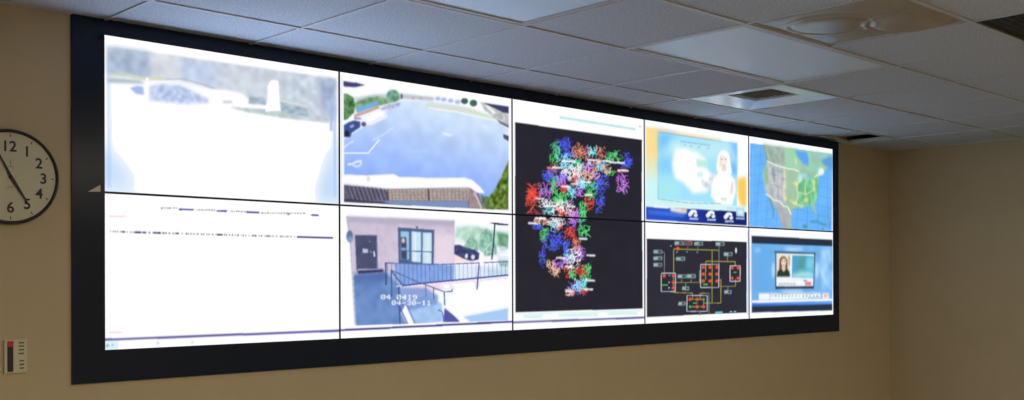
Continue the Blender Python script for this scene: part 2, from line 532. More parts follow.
class Canvas:
    def __init__(s, c, r):
        s.c, s.r = c, r
        s.w, s.h = RES[c][0]*SS, RES[c][1]*SS
        src = [CX[(c,r)], CX[(c+1,r)], CX[(c+1,r+1)], CX[(c,r+1)]]
        dst = [(0,0),(s.w,0),(s.w,s.h),(0,s.h)]
        A, b = [], []
        for (x,y),(u,v) in zip(src, dst):
            A += [[x,y,1,0,0,0,-u*x,-u*y],[0,0,0,x,y,1,-v*x,-v*y]]; b += [u,v]
        s.Hm = np.append(np.linalg.solve(np.array(A,float), np.array(b,float)), 1).reshape(3,3)
        s.sc = s.w/(src[1][0]-src[0][0])
        s.a = np.full((s.h,s.w,3), 255.)
    def tr(s, pts):
        q = np.c_[np.asarray(pts,float), np.ones(len(pts))]@s.Hm.T
        return q[:,:2]/q[:,2:]
    def mask(s, pts):
        q = s.tr(pts)
        x0, y0 = np.floor(q.min(0)).astype(int)-1; x1, y1 = np.ceil(q.max(0)).astype(int)+1
        x0, y0 = max(0,x0), max(0,y0); x1, y1 = min(s.w,x1), min(s.h,y1)
        if x1 <= x0 or y1 <= y0: return None
        X, Y = np.meshgrid(np.arange(x0,x1)+.5, np.arange(y0,y1)+.5)
        ins = np.zeros(X.shape, bool)
        n = len(q)
        for i in range(n):
            ax, ay = q[i]; bx, by = q[(i+1)%n]
            if ay == by: continue
            cond = (ay > Y) != (by > Y)
            ins ^= cond & (X < (bx-ax)*(Y-ay)/(by-ay)+ax)
        return x0, y0, x1, y1, ins
    def poly(s, pts, col, alpha=1., blur=0, noise=0, nscale=3, col2=None, axis=None):
        r = s.mask(pts)
        if r is None: return
        x0,y0,x1,y1,ins = r
        m = np.zeros((s.h,s.w)); m[y0:y1,x0:x1] = ins
        b = int(round(blur*s.sc))
        if b:
            p = b*2+2
            x0,y0,x1,y1 = max(0,x0-p),max(0,y0-p),min(s.w,x1+p),min(s.h,y1+p)
            sub = boxblur(boxblur(m[y0:y1,x0:x1], b), b)
        else:
            sub = m[y0:y1,x0:x1]
        c = np.broadcast_to(np.array(col,float), sub.shape+(3,)).copy()
        if col2 is not None:
            t = s.tr(axis); d = t[1]-t[0]
            X, Y = np.meshgrid(np.arange(x0,x1), np.arange(y0,y1))
            f = np.clip(((X-t[0,0])*d[0]+(Y-t[0,1])*d[1])/(d@d), 0, 1)[...,None]
            c = c*(1-f)+np.array(col2,float)*f
        if noise:
            c += noise*s.field(nscale)[y0:y1,x0:x1,None]*np.array([1,1,.9])
        k = (sub*alpha)[...,None]
        s.a[y0:y1,x0:x1] = s.a[y0:y1,x0:x1]*(1-k)+c*k
    def field(s, px):
        """soft random field of about px photo pixels per lump, -1..1"""
        n = max(1, int(px*s.sc))
        f = RNG.random((s.h//n+3, s.w//n+3))*2-1
        f = np.kron(f, np.ones((n,n)))[:s.h+n,:s.w+n]
        return boxblur(boxblur(f, n//2), n//2)[n//2:n//2+s.h, n//2:n//2+s.w]*1.5
    def line(s, pts, wd, col, alpha=1., blur=0):
        for (ax,ay),(bx,by) in zip(pts, pts[1:]):
            d = math.hypot(bx-ax, by-ay) or 1
            nx, ny = -(by-ay)/d*wd/2, (bx-ax)/d*wd/2
            s.poly([(ax+nx,ay+ny),(bx+nx,by+ny),(bx-nx,by-ny),(ax-nx,ay-ny)], col, alpha, blur)
    def ell(s, cx, cy, rx, ry, col, alpha=1., blur=0, **k):
        s.poly([(cx+rx*math.cos(t*math.pi/12), cy+ry*math.sin(t*math.pi/12)) for t in range(24)], col, alpha, blur, **k)
    def rect(s, x0, y0, x1, y1, col, alpha=1., blur=0, sl=0, **k):
        s.poly([(x0,y0),(x1,y0+sl*(x1-x0)),(x1,y1+sl*(x1-x0)),(x0,y1)], col, alpha, blur, **k)
    def box(s, x0, y0, x1, y1, wd, col):
        s.line([(x0,y0),(x1,y0),(x1,y1),(x0,y1),(x0,y0)], wd, col)
FONT = {'0':'01110100011001110101110011000101110','1':'00100011000010000100001000010001110','3':'01110100010000100110000011000101110',
        '4':'00010001100101010010111110001000010','9':'01110100011000101111000010001001100','-':'00000000000000011111000000000000000',' ':'0'*35}
def digits(cv, s_, x, y, cw, ch, sl, col):
    for i, chx in enumerate(s_):
        for k, bit in enumerate(FONT[chx]):
            if bit == '1':
                px_, py_ = x+i*cw+(k%5)*cw/6.2, y+(k//5)*ch/7+sl*i*cw
                cv.rect(px_, py_, px_+cw/5.2, py_+ch/6, col)

def s00(v):
    v.poly([(108,48),(334.3,77.5),(334.3,201),(108,190)], (253,254,255))
    v.poly([(108,48),(334.3,77.5),(334.3,121),(290,112),(250,100),(226,92),(180,82),(108,75)], (206,216,229), noise=16, nscale=4, blur=.6)
    v.poly([(108,48),(150,53.5),(150,79),(108,75)], (160,178,204), .8, 3, noise=18, nscale=4)
    v.poly([(178,60),(215,64),(214,88),(180,80)], (185,200,235), .6, 3, noise=22, nscale=5)
    v.poly([(150,54),(182,58),(180,80),(152,78)], (222,226,230), .6, 3, noise=14, nscale=5)
    v.poly([(228,66),(270,71),(268,98),(226,90)], (208,216,222), .6, 3, noise=18, nscale=5)
    v.poly([(280,72),(310,76),(310,100),(281,98)], (196,208,222), .6, 2, noise=22, nscale=4)
    v.poly([(316,77),(334.3,79),(334.3,116),(322,112)], (158,174,206), .8, 3, noise=22, nscale=4)
    v.line([(108,76),(128,77),(146,80),(165,80)], 2.6, (205,214,178), .9, .6)
    v.poly([(108,79),(140,81.5),(145,85),(108,84.5)], (160,178,196), .8, 1)
    v.poly([(108,86),(131,88),(131,101),(108,99)], (255,255,255), 1, .5)
    v.poly([(130,89.5),(137,87),(143,88),(144,96),(136,95)], (152,182,230), .9, .8)
    v.poly([(149,88),(160,85),(180,86),(192,92),(206,99),(208,103),(186,104.5),(149,101.5)], (182,200,234), .9, 1.4, noise=20, nscale=2.5)
    v.line([(165,80.5),(182,79.5),(200,84),(214,89)], 1.3, (172,184,196), .8, .4)
    v.poly([(152,84.5),(175,80.5),(196,86),(213,95),(208,98),(192,90),(178,85.5),(160,85)], (240,245,252), .5, 1.5)
    v.rect(145.6,79,148.4,101,(252,253,255))
    v.poly([(213,92),(226,90),(240,93),(247,98),(246,104),(230,106),(212,104)], (254,254,255), .95, .9)
    v.rect(222,101,231,103.4,(196,190,208), .8, .5)
    v.poly([(227,107),(263,109),(299,110),(328,118.5),(327,122),(281,117.5),(245,112)], (186,204,206), .9, .7, noise=14, nscale=3)
    v.poly([(248,97),(263,97.5),(265,105),(247,103.5)], (160,182,200), .9, .8, noise=14)
    v.poly([(279,101),(292,105),(305,107),(307,116),(291,114),(279,110)], (165,184,200), .9, .8, noise=20)
    v.line([(279,100),(296,103.5),(306,106)], 1.4, (226,228,200), .8, .4)
    v.poly([(268,82),(271,79.5),(277,80.5),(279,110.5),(264,111.5),(264,106),(266,100),(266,86)], (255,255,255), 1, .4)
    v.rect(328,99,331,130,(168,190,236), .9, .5); v.rect(331.5,104,334.3,196,(176,200,242), .8, .6)
    v.poly([(104,150),(112,150),(142,192),(104,192)], (186,214,250), .75, 8)
    v.poly([(312,201),(334.3,130),(337,202)], (180,210,250), .85, 8)
    v.rect(108,60,110.5,189,(150,195,245), .55, .9)
    v.poly([(108,118),(130,118),(126,126),(108,132)], (236,238,240), .6, 2)
    v.rect(318,120.5,328,122,(220,224,235), .7, .4)
def s01(v):
    lav = (84,82,160)
    for x0,x1,y in ((177.5,192,208.8),(215,225,210.2),(244,257,211.2),(309,316.3,213.8)):
        v.rect(x0,y-.9,x1,y+.9,lav,1,.15,sl=.03)
    for x0,x1,y in ((160,176,207.6),(195,214,209.3),(229,243,210.5),(259,303,212)):
        x = x0
        while x < x1:
            L = random.uniform(.8,2.4); v.rect(x,y-.5,x+L,y+.6,(104,108,120),random.uniform(.6,1),sl=.03); x += L+random.uniform(.5,1.2)
    v.rect(160,206.8,161.2,208.8,(90,90,130)); v.rect(285,212,287.5,213.6,(110,110,140))
    y = 231.6
    for x0,x1 in ((134,140.5),(153,160),(215,221),(295,331)):
        yy = y+(x0-110)*.0245
        v.rect(x0,yy-.9,x1,yy+.9,(74,72,140),1,.15,sl=.022)
    x = 110
    while x < 293:
        yy = y+(x-110)*.0245
        L = random.uniform(.6,2.0)
        v.rect(x,yy-.85,x+L,yy+.9,random.choice([(120,138,104),(110,112,120),(70,72,90),(160,166,150)]),random.uniform(.65,1))
        x += L+random.uniform(.6,2.6)
    for x in (123.5,143.5,176):
        yy = y+(x-110)*.0245; v.ell(x,yy,1.1,1,(70,70,120))
    for x0,x1,yy in ((109,125,216.4),(109.5,121,333.2)):
        x = x0
        while x < x1:
            v.rect(x,yy-.6,x+1.6,yy+.6,(238,180,190),.75); x += 2.1
    v.line([(104,340.6),(337.6,331.4)], 2.2, (92,88,165), 1, .2)
    v.poly([(104,342.5),(118,341.8),(118,351),(104,352)], (200,235,255), .7, .8)
    v.ell(107.5,346.5,1.5,1.6,(110,190,140),.8,.3); v.ell(112.5,346,1,1.5,(150,180,230),.8,.3)
    v.ell(157,344,1.4,1.8,(205,215,235),.9,.4); v.ell(191,343,1.2,1.6,(215,222,238),.9,.4)
def s10(v):
    v.poly([(341,79),(509,104),(509,124),(440,106),(341,118)], (250,252,255), 1)
    v.poly([(400,99.5),(430,100),(465,106),(495,118),(509,128),(509,165),(500,206),(484,200),(440,182),(341,178),(341,138),(372,119),(392,105)],
           (214,232,254), 1, .5, col2=(146,180,242), axis=[(420,100),(415,180)], noise=7, nscale=6)
    v.poly([(341,79.8),(355,81.5),(363,83.8),(353,86),(341,85.2)], (66,66,122), 1, .2)
    v.poly([(348,97),(372,93),(400,92),(432,96),(432,100),(400,98),(360,102)], (188,204,214), .8, .6)
    v.poly([(352,101),(366,96),(376,95),(384,97),(394,95),(399,98),(393,101),(376,105),(354,110)], (112,156,112), .95, .5, noise=28, nscale=2)
    v.ell(391.5,94.5,6.5,6,(100,152,132),.95,.5,noise=30,nscale=2)
    v.poly([(341,92),(345,92.5),(351,96),(353,104),(352,111),(345,118),(341,119)], (84,128,82), 1, .4, noise=34, nscale=2)
    v.poly([(353.5,107),(375,99.5),(376.3,103.5),(355,112)], (118,174,226), 1, .2)
    v.poly([(352,113),(376,104.5),(378,107),(368,111),(352,117)], (196,160,156), .9, .4)
    v.poly([(376,108),(388,103),(399,101),(398,105),(384,109)], (150,160,205), .8, .5, noise=40, nscale=1.5)
    v.poly([(353,117),(364,113),(384,111),(386,116),(370,124),(356,124)], (242,244,255), .95, .5)
    v.ell(361.5,123,2.6,2.4,(70,74,104),.9,.3); v.rect(352,116.5,359,118,(90,98,150),.8,.3)
    v.poly([(341,124),(346,121),(352,119),(358,120.5),(358,126),(349,132),(348,136),(341,136)], (60,82,146), 1, .4)
    v.ell(344.3,132.4,2.6,3,(34,36,62),1,.3); v.poly([(347,124.5),(351,123),(352,125.5),(348,127)], (180,200,240), .8, .3)
    v.line([(341.5,152),(366,152),(377.5,138.5)], 1.3, (246,250,255), .95, .15)
    v.line([(341,147),(346,142.5),(351,140)], 1.3, (235,242,255), .9, .3)
    v.line([(370,139.5),(380,134.5),(392,126)], 1.0, (232,240,255), .8, .3)
    v.line([(345,163.5),(350,163),(354,160.5),(359,160)], 1.8, (248,250,255), .95, .3); v.line([(350,164),(354,166),(358,164),(359,161)], 1.4, (245,248,255), .9, .3)
    v.poly([(440,130.5),(446,131.5),(453,133.5),(449,135.5),(443,134)], (228,240,255), .95, .5)
    v.poly([(481,124),(485,123.5),(489,127),(485,128)], (225,238,255), .9, .5)
    v.rect(408,149,428,151.5,(190,212,250),.6,.7)
    for x, y in ((437,97.5),(443,98.5),(450,99.6),(457,101)):
        v.ell(x,y,2.9,1.9,(158,182,214),.9,.5)
    v.rect(400,94,433,96.4,(204,190,196),.9,.4,sl=.07); v.rect(399,93,401.5,97.5,(86,86,96),.9,.3)
    for x in (412,420): v.ell(x,96.8,1.6,1.2,(180,160,150),.8,.3)
    v.poly([(425,102),(470,107),(498,117),(495,120.5),(460,111.5),(425,107)], (214,226,204), .85, .5)
    v.line([(427,106.5),(460,111.5),(496,119.8)], 1.4, (250,252,255), .9, .3)
    v.ell(464,100,3.6,3,(58,100,84),1,.4,noise=20,nscale=1.5); v.ell(473,102,3.8,3.3,(66,106,88),1,.4,noise=20,nscale=1.5)
    v.poly([(480,101),(489,103),(500,110),(509,113),(509,124),(498,120),(484,109)], (192,196,196), 1, .4, noise=20, nscale=2)
    v.poly([(484,104),(488,104),(496,112),(493,113)], (246,246,248), .9, .3)
    v.poly([(483,101.8),(509,105.5),(509,112.6),(503,111.5),(497,108.5)], (62,62,104), 1, .3)
    v.poly([(497,119),(509,124),(509,127),(500,122.5)], (66,72,100), .8, .4)
    v.poly([(503,133),(509,135),(509,140.5),(503.5,137)], (60,64,92), .9, .4); v.poly([(505,130.5),(509,130.5),(509,134),(505,133)], (226,236,250), .9, .3)
    v.poly([(341,184),(385,188),(469,186),(478,191),(484,209),(430,206),(341,201)], (120,118,150), 1)
    v.poly([(341,184.5),(383,188.5),(386,201.5),(341,200)], (92,88,112), 1, .3, noise=12, nscale=2)
    for i in range(11):
        x = 344+i*4.2; v.line([(x,185.5),(x+5,200)], .9, (60,60,84), .8); v.line([(x+2,186),(x+7,200)], .9, (150,145,158), .6)
    v.poly([(384,189),(469,187),(468,200),(387,199.5)], (176,162,154), 1, .2, noise=14, nscale=1.5)
    for i in range(22):
        x = 386+i*3.8; v.line([(x,188.5),(x+.6,199.8)], .7, (128,112,112), .8)
    for y in (191.5,194.5,197.3): v.line([(385,y),(468,y-.6)], .6, (134,120,120), .7)
    for x in (385.5,427): v.line([(x,187.5),(x+.8,200)], 1.5, (62,60,78), .9, .2)
    v.poly([(350,201),(388,200),(467,200.5),(468,207.5),(430,205.5)], (124,146,190), 1, .4); v.poly([(341,198.5),(380,201),(390,203.5),(341,201.5)], (58,56,78), 1, .4)
    v.poly([(468.5,187),(473,189),(481,208.5),(469,207)], (160,142,138), 1, .2, noise=16, nscale=1.5)
    v.line([(474,191),(481.5,208)], 2.2, (206,198,206), .9, .3)
    v.poly([(341,173.5),(365,174.5),(372,174),(392,173),(398,176),(410,176),(430,177),(464,176.5),(472,179),(480,186),(484.5,192),(476,191.5),(470,187),(440,187),(385,187.8),(341,182)], (252,252,255), 1, .3)
    v.line([(341,183),(385,188.4),(468,186.6)], 1.0, (176,176,196), .8, .2); v.ell(366,178,1.6,2.6,(226,216,214),.9,.3)
    v.poly([(509,158),(509,209),(486,209),(481,201),(488,196.5),(494,190),(501,176)], (98,126,52), 1, .5, noise=44, nscale=2)
    v.poly([(480,194),(489,196),(488,207),(483,208)], (92,112,84), .85, .5, noise=24, nscale=2)
    v.poly([(337,60),(341,60),(341,203),(337,203)], (255,255,255)); v.poly([(508.6,95),(512,95),(512,213),(508.6,213)], (250,250,255))
    v.line([(339,74),(339,203)], .7, (160,165,205), .5)
    v.poly([(337,201.5),(341,201.7),(509,209.3),(512,209.5),(512,214),(337,205)], (250,250,255))
def s11(v):
    v.poly([(343.5,214.5),(508.6,222),(508.6,322.5),(352,326.5)], (248,248,255))
    v.poly([(344,214.8),(453.5,219),(453.5,274),(349,276)], (206,194,214), 1, .3, noise=7, nscale=2.5)
    v.poly([(344,214.8),(453.5,219),(453.5,225),(345,221)], (176,168,192), .75, 1.2)
    v.poly([(432,232),(453.5,233),(453.5,268),(432,268)], (238,222,234), .8, 2.5)
    v.poly([(453.5,219.5),(508.6,222),(508.6,229),(453.5,228)], (242,250,253), 1)
    v.poly([(454,226),(470,224.5),(508.6,229),(508.6,248),(454,240)], (182,220,200), .95, .8, noise=18, nscale=3)
    v.poly([(476,223.5),(508.6,227),(508.6,231),(488,228)], (246,252,250), .9, .8)
    v.poly([(497,231),(508.6,233),(508.6,247),(498,244)], (106,160,128), .9, .8, noise=24, nscale=2)
    v.poly([(453.5,236),(462,238),(466,246),(454,247)], (240,246,246), .8, 1)
    v.poly([(463,246),(468,236),(471,234),(476,240),(478,250),(466,250)], (136,184,164), .95, .5, noise=26, nscale=1.6)
    v.poly([(477,246),(480,234),(486,226),(491,232),(496,242),(497,254),(484,256)], (146,194,178), .95, .5, noise=34, nscale=1.6)
    v.ell(503,248,4,2.4,(200,215,235),.9,.4); v.poly([(497,250),(508.6,252),(508.6,259),(497,258)], (226,234,245), .9, .6)
    v.poly([(498,259),(508.6,260),(508.6,272),(500,268)], (120,172,160), .8, .8, noise=20, nscale=2)
    v.line([(494.5,222),(493,245),(491.5,259)], 1.4, (58,66,98), 1, .15); v.poly([(488,221),(497,221.2),(508.4,222.6),(508.4,224),(497,223.2)], (50,54,84))
    v.poly([(453,244),(459,244),(466,247),(474,249),(479,252.5),(478,259),(470,260.5),(462,258),(453,253.5)], (64,70,116), 1, .4, noise=18, nscale=1.6)
    v.ell(465.5,255.3,1.6,2.4,(235,240,255),.95,.3); v.ell(472.2,256.4,2.1,2.6,(222,226,240),.95,.3)
    v.poly([(453,253),(463,259),(478,262),(453,262)], (250,216,212), .7, .7)
    # floor of the porch
    v.poly([(349,275),(395,271.5),(398,285),(404,305),(412,326),(353.5,327)], (106,140,198), 1, .3, noise=9, nscale=4)
    v.poly([(349,273),(386,271),(385,280),(352,284)], (70,98,160), .6, 2)
    v.poly([(338,214),(344,214.8),(349,250),(353.5,327),(338,330)], (253,252,250), 1, .2)
    v.line([(343.6,215),(347.5,240),(352.8,326)], 1.2, (150,150,190), .8, .3); v.line([(341,240),(347,318)], 1, (232,226,214), .9, .4)
    v.poly([(352,234),(374,234.6),(374.8,268.3),(353.7,269.3)], (74,80,112), 1, .2, noise=5, nscale=4)
    v.line([(351.6,233.6),(374.4,234.2),(375.2,268.5)], .8, (130,128,160), .9)
    v.rect(360,247.8,365.4,252.2,(190,200,225),1,.2,sl=.03); v.line([(367,250.5),(370,252)],.7,(200,205,225),.8); v.line([(371.3,250.5),(372,256)],1.3,(232,240,250)); v.ell(367,240.6,.7,.8,(130,150,200))
    v.rect(355.5,268.6,375,269.9,(226,230,245),.9,.2); v.poly([(354,270.2),(380,268.8),(382,271.6),(356,273.5)], (38,44,90), 1, .5)
    v.ell(346.8,235.2,3.4,6.0,(96,116,160),1,.3); v.ell(347.3,238.2,2.8,2.8,(140,160,205),.9,.5)
    v.poly([(395.5,226),(432.6,228.6),(432,267),(396.5,263)], (78,96,138), 1, .2)
    v.ell(415,226,1,1,(60,64,90))
    v.poly([(398.3,230),(407,230.5),(407,259),(398.6,258.3)], (150,200,226), 1, .2); v.poly([(398.5,236),(404,236),(405,259),(398.8,258)], (64,74,110), 1, .4)
    v.ell(401,239.5,1.8,2.6,(232,200,190),.95,.4); v.rect(399,247,404,249.5,(180,205,230),.7,.3)
    v.poly([(409.5,230),(419,230.8),(419,262),(409.5,261)], (200,230,244), 1, .2); v.line([(413,231),(413,261)],1.6,(236,246,252),.9,.4)
    v.poly([(420.8,231),(430,231.6),(430,264),(420.8,263)], (196,226,242), 1, .2); v.rect(424,233,428,262,(230,240,240),.7,.8)
    v.line([(404,250),(431,251.2)], 1.0, (84,104,150)); v.line([(408.3,229.5),(408.3,262)], 1.1, (90,110,160)); v.line([(420,230),(420,263)], 1.0, (100,122,170))
    # railed ramp
    v.poly([(383,270),(396,271),(402,284),(398,286),(384,273)], (208,214,240), .6, .5)
    v.poly([(392,263),(453,265),(453,280),(398,286)], (132,166,224), 1, .3, noise=7, nscale=3)
    v.poly([(453,265),(508.6,266),(508.6,274.5),(453,280)], (222,234,250), .9, .5); v.poly([(484,268),(508.6,270),(508.6,275),(490,276)], (190,222,235), .8, .8)
    v.poly([(398,286),(425,283),(508.6,275.5),(508.6,286),(440,292),(402,300)], (240,232,244), 1, .4); v.poly([(408,286),(438,283.5),(440,291),(420,293)], (238,214,224), .8, .8)
    v.poly([(400,296),(440,290),(508.6,284),(508.6,322),(412,326)], (246,250,255), 1, .5)
    v.poly([(400,300),(425,296),(440,304),(444,322),(412,326)], (160,196,236), .95, .6, noise=8, nscale=3)
    v.poly([(398,287),(424,288),(437,296),(436,304),(404,312)], (122,150,214), .85, .8)
    v.poly([(462,318),(482,314),(508.6,309),(508.6,322.5),(466,324)], (166,204,240), 1, .5)
    rail = (70,88,152)
    v.line([(382.5,262.4),(440,264),(508.6,261)], 1.0, (92,108,165))
    for i in range(29):
        x = 385+i*4.3
        yb = 286-(x-398)*.105 if x > 398 else 276+(x-385)*.8
        v.line([(x,263),(x+.2,yb)], .75, (96,116,182), .85 if x < 453 else .5)
    v.line([(397,286),(425,282.8),(508.6,274.8)], 1.5, (64,80,150), 1, .1)
    v.line([(383.3,262),(383.8,285)], 1.5, (66,80,130)); v.line([(389,269.5),(389.5,297)], 1.3, rail); v.line([(396.5,285.5),(398,326)], 1.5, rail)
    v.line([(388.5,269.5),(395.5,279),(402,286)], 1.3, rail); v.line([(389.5,270),(414,281),(443,292),(451,291.6),(451,289)], 1.0, (84,100,165))
    v.line([(443,292),(443.5,306)], 1.1, rail); v.line([(394,286.5),(400,285.5)], 1.2, (220,225,245)); v.line([(432,287),(432.4,300)], .9, rail)
    v.line([(424,284),(424.5,297)],.8,rail,.8); v.line([(478.5,263),(476.5,289.5)], 1.2, (70,82,140)); v.rect(479,251.5,483.4,265.5,(250,250,255),1,.2)
    v.poly([(399,313.5),(403.5,305),(412.5,325.8),(405,326)], (250,252,255), 1, .3); v.line([(397,306),(406,325.5)], 1.3, (74,88,150), .9, .2); v.line([(404,303),(413.5,325)], .9, (90,110,180), .8)
    v.poly([(443.5,308.5),(447,308.5),(459,322.8),(442,323.2)], (82,86,168), 1, .3); v.poly([(446,306.5),(470,322.6),(461,323),(444,309)], (252,252,255), 1, .2)
    v.line([(437,312),(438,310),(441,313),(443,323)], 1.0, (96,110,176), .9)
    digits(v, '04 0419', 378.5, 294.6, 5.4, 5.0, .012, (255,255,255)); digits(v, '04-30-11', 389.5, 300.6, 5.1, 4.8, .006, (255,255,255))
    v.poly([(338,326.5),(353,326.2),(508.6,321.6),(513,321.5),(513,333),(338,341)], (253,253,255)); v.poly([(508.6,218),(513,218),(513,333),(508.6,330)], (252,252,255))
    v.line([(337,331),(513.5,322.8)], 2.0, (70,70,140), 1, .15)
SPOTS = [(0,(565,147),9,8),(1,(555,152),4,9),(2,(582,151),8,7),(3,(593,150),4,5),(2,(602,152),4,5),(1,(615,156),7,5),(0,(628,160),5,6),
 (4,(624,182),5,9),(5,(622,170),5,2),(2,(552,168),4,5),(1,(553,183),4,9),(0,(562,176),5,5),(5,(576,176),5,5),(6,(567,172),5,5),(1,(578,163),5,4),
 (4,(588,167),5,4),(2,(598,163),4,4),(3,(602,165),5,4),(5,(565,188),5,4),(0,(600,180),8,9),(0,(601,200),4,10),(5,(533,198),6,13),(5,(531,194),4,6),(4,(546,190),6,7),
 (4,(580,188),5,6),(1,(560,197),7,7),(3,(572,192),4,6),(3,(583,182),5,5),(5,(590,201),4,7),(1,(583,208),3,6),(6,(545,203),5,3),(3,(548,210),5,3),(5,(560,210),6,4),
 (7,(572,212),5,4),(1,(545,233),4,6),(0,(555,240),9,9),(0,(543,258),3,8),(5,(573,233),6,6),(4,(575,217),6,8),(1,(586,230),5,5),(1,(584,215),3,8),(6,(556,220),8,5),
 (7,(541,219),6,4),(0,(537,226),4,3),(2,(578,243),4,5),(4,(580,253),5,6),(3,(570,254),5,5),(7,(552,266),4,6),(4,(563,262),6,5),(7,(558,272),3,4),(5,(570,272),4,5),
 (1,(574,274),3,4),(5,(583,271),5,6),(1,(588,273),4,8),(4,(577,288),7,6),(3,(578,287),4,4),(5,(586,291),3,4),(7,(571,293),4,3),(1,(586,287),3,3),(5,(560,225),3,3),(1,(611,172),4,3),(7,(607,168),4,4),(3,(556,226),4,4),(0,(568,247),3,7),(6,(578,170),10,6),(6,(560,205),12,5),(3,(565,160),10,6),(7,(590,175),8,6),(0,(548,175),5,6),(1,(592,190),5,7),(6,(575,258),6,8),(3,(582,282),5,4),(4,(560,180),5,5)]
NCOL = [(52,72,226),(58,196,92),(196,112,96),(108,208,226),(176,104,224),(228,52,40),(226,232,240),(236,160,140)]
BARS = [(562,160,14),(603,160,9),(611,161.5,15),(619,169.5,11),(552,166.5,11),(561,185.5,10),(581,181,11),(535,197.5,9),(585,194,8),(546,205,11),(567,205.5,9),(528,221.5,10),
 (535,216.5,11),(580,237.5,9),(557,257,10),(588,254.5,9),(566,266,8),(587,280,10),(585,289,10),(567,291.5,7),(588,159,10),(571,183,8)]
NETS = []
_r = random.Random(5)
for ci,(x,y),rx,ry in SPOTS:
    for k in range(int(13+rx*ry*.52)):
        px_, py_ = x+_r.gauss(0,.6)*rx, y+_r.gauss(0,.6)*ry
        an = _r.uniform(0, 6.28)
        pts = [(px_,py_)]
        for q_ in range(5):
            an += _r.uniform(-1.1, 1.1)
            px_ += math.cos(an)*1.7; py_ += math.sin(an)*1.9
            if abs(px_-x) > rx*1.35 or abs(py_-y) > ry*1.35: break
            pts.append((px_,py_))
        if len(pts) > 1:
            NETS.append((pts, tuple(min(255, max(0, c+_r.randint(-10,60))) for c in NCOL[ci])))
def network(v):
    for pts, c in NETS:
        v.line(pts, .62, c, 1)
    for x,y,L in BARS:
        v.rect(x,y-.9,x+L,y+.9,(250,248,255),1,.15,sl=.06)
    for x,y in ((566,170),(570,178),(600,161),(556,219),(560,223),(546,200),(578,180),(590,162)):
        v.ell(x,y,2.4,2.2,(240,240,250),.8,.5)
BLK = (35,35,46)
def s20(v):
    v.poly([(514.6,121.3),(643.6,139.2),(643.6,222),(514.6,214)], BLK, noise=2, nscale=6)
    v.line([(514,109.3),(540,113),(562,116)], 1.2, (214,240,244), .8, .4); v.line([(560,116.4),(600,122.6),(637,128.6)], 2.0, (170,226,230), .9, .3)
    v.rect(515,112,530,112.8,(200,235,225),.6,.3,sl=.14); v.ell(641.5,125.5,1,1,(200,200,235))
    network(v)
    v.line([(513,213),(646,221)], .9, (20,20,30), .8)
def s21(v):
    v.poly([(514.6,212),(644.2,220),(645.2,308.6),(515.4,313.2)], BLK, noise=2, nscale=6)
    network(v)
    v.line([(515,315.6),(645,311)], 2.2, (214,242,250), .8, .6)
    for x0,x1,y in ((524,543,318),(560,600,316.4),(610,640,314.4)):
        v.rect(x0,y-1.1,x1,y+1.1,(186,236,232),.8,.5,sl=-.03)
    v.line([(512.5,323.6),(647,317.8)], 1.7, (72,72,146), 1, .15)
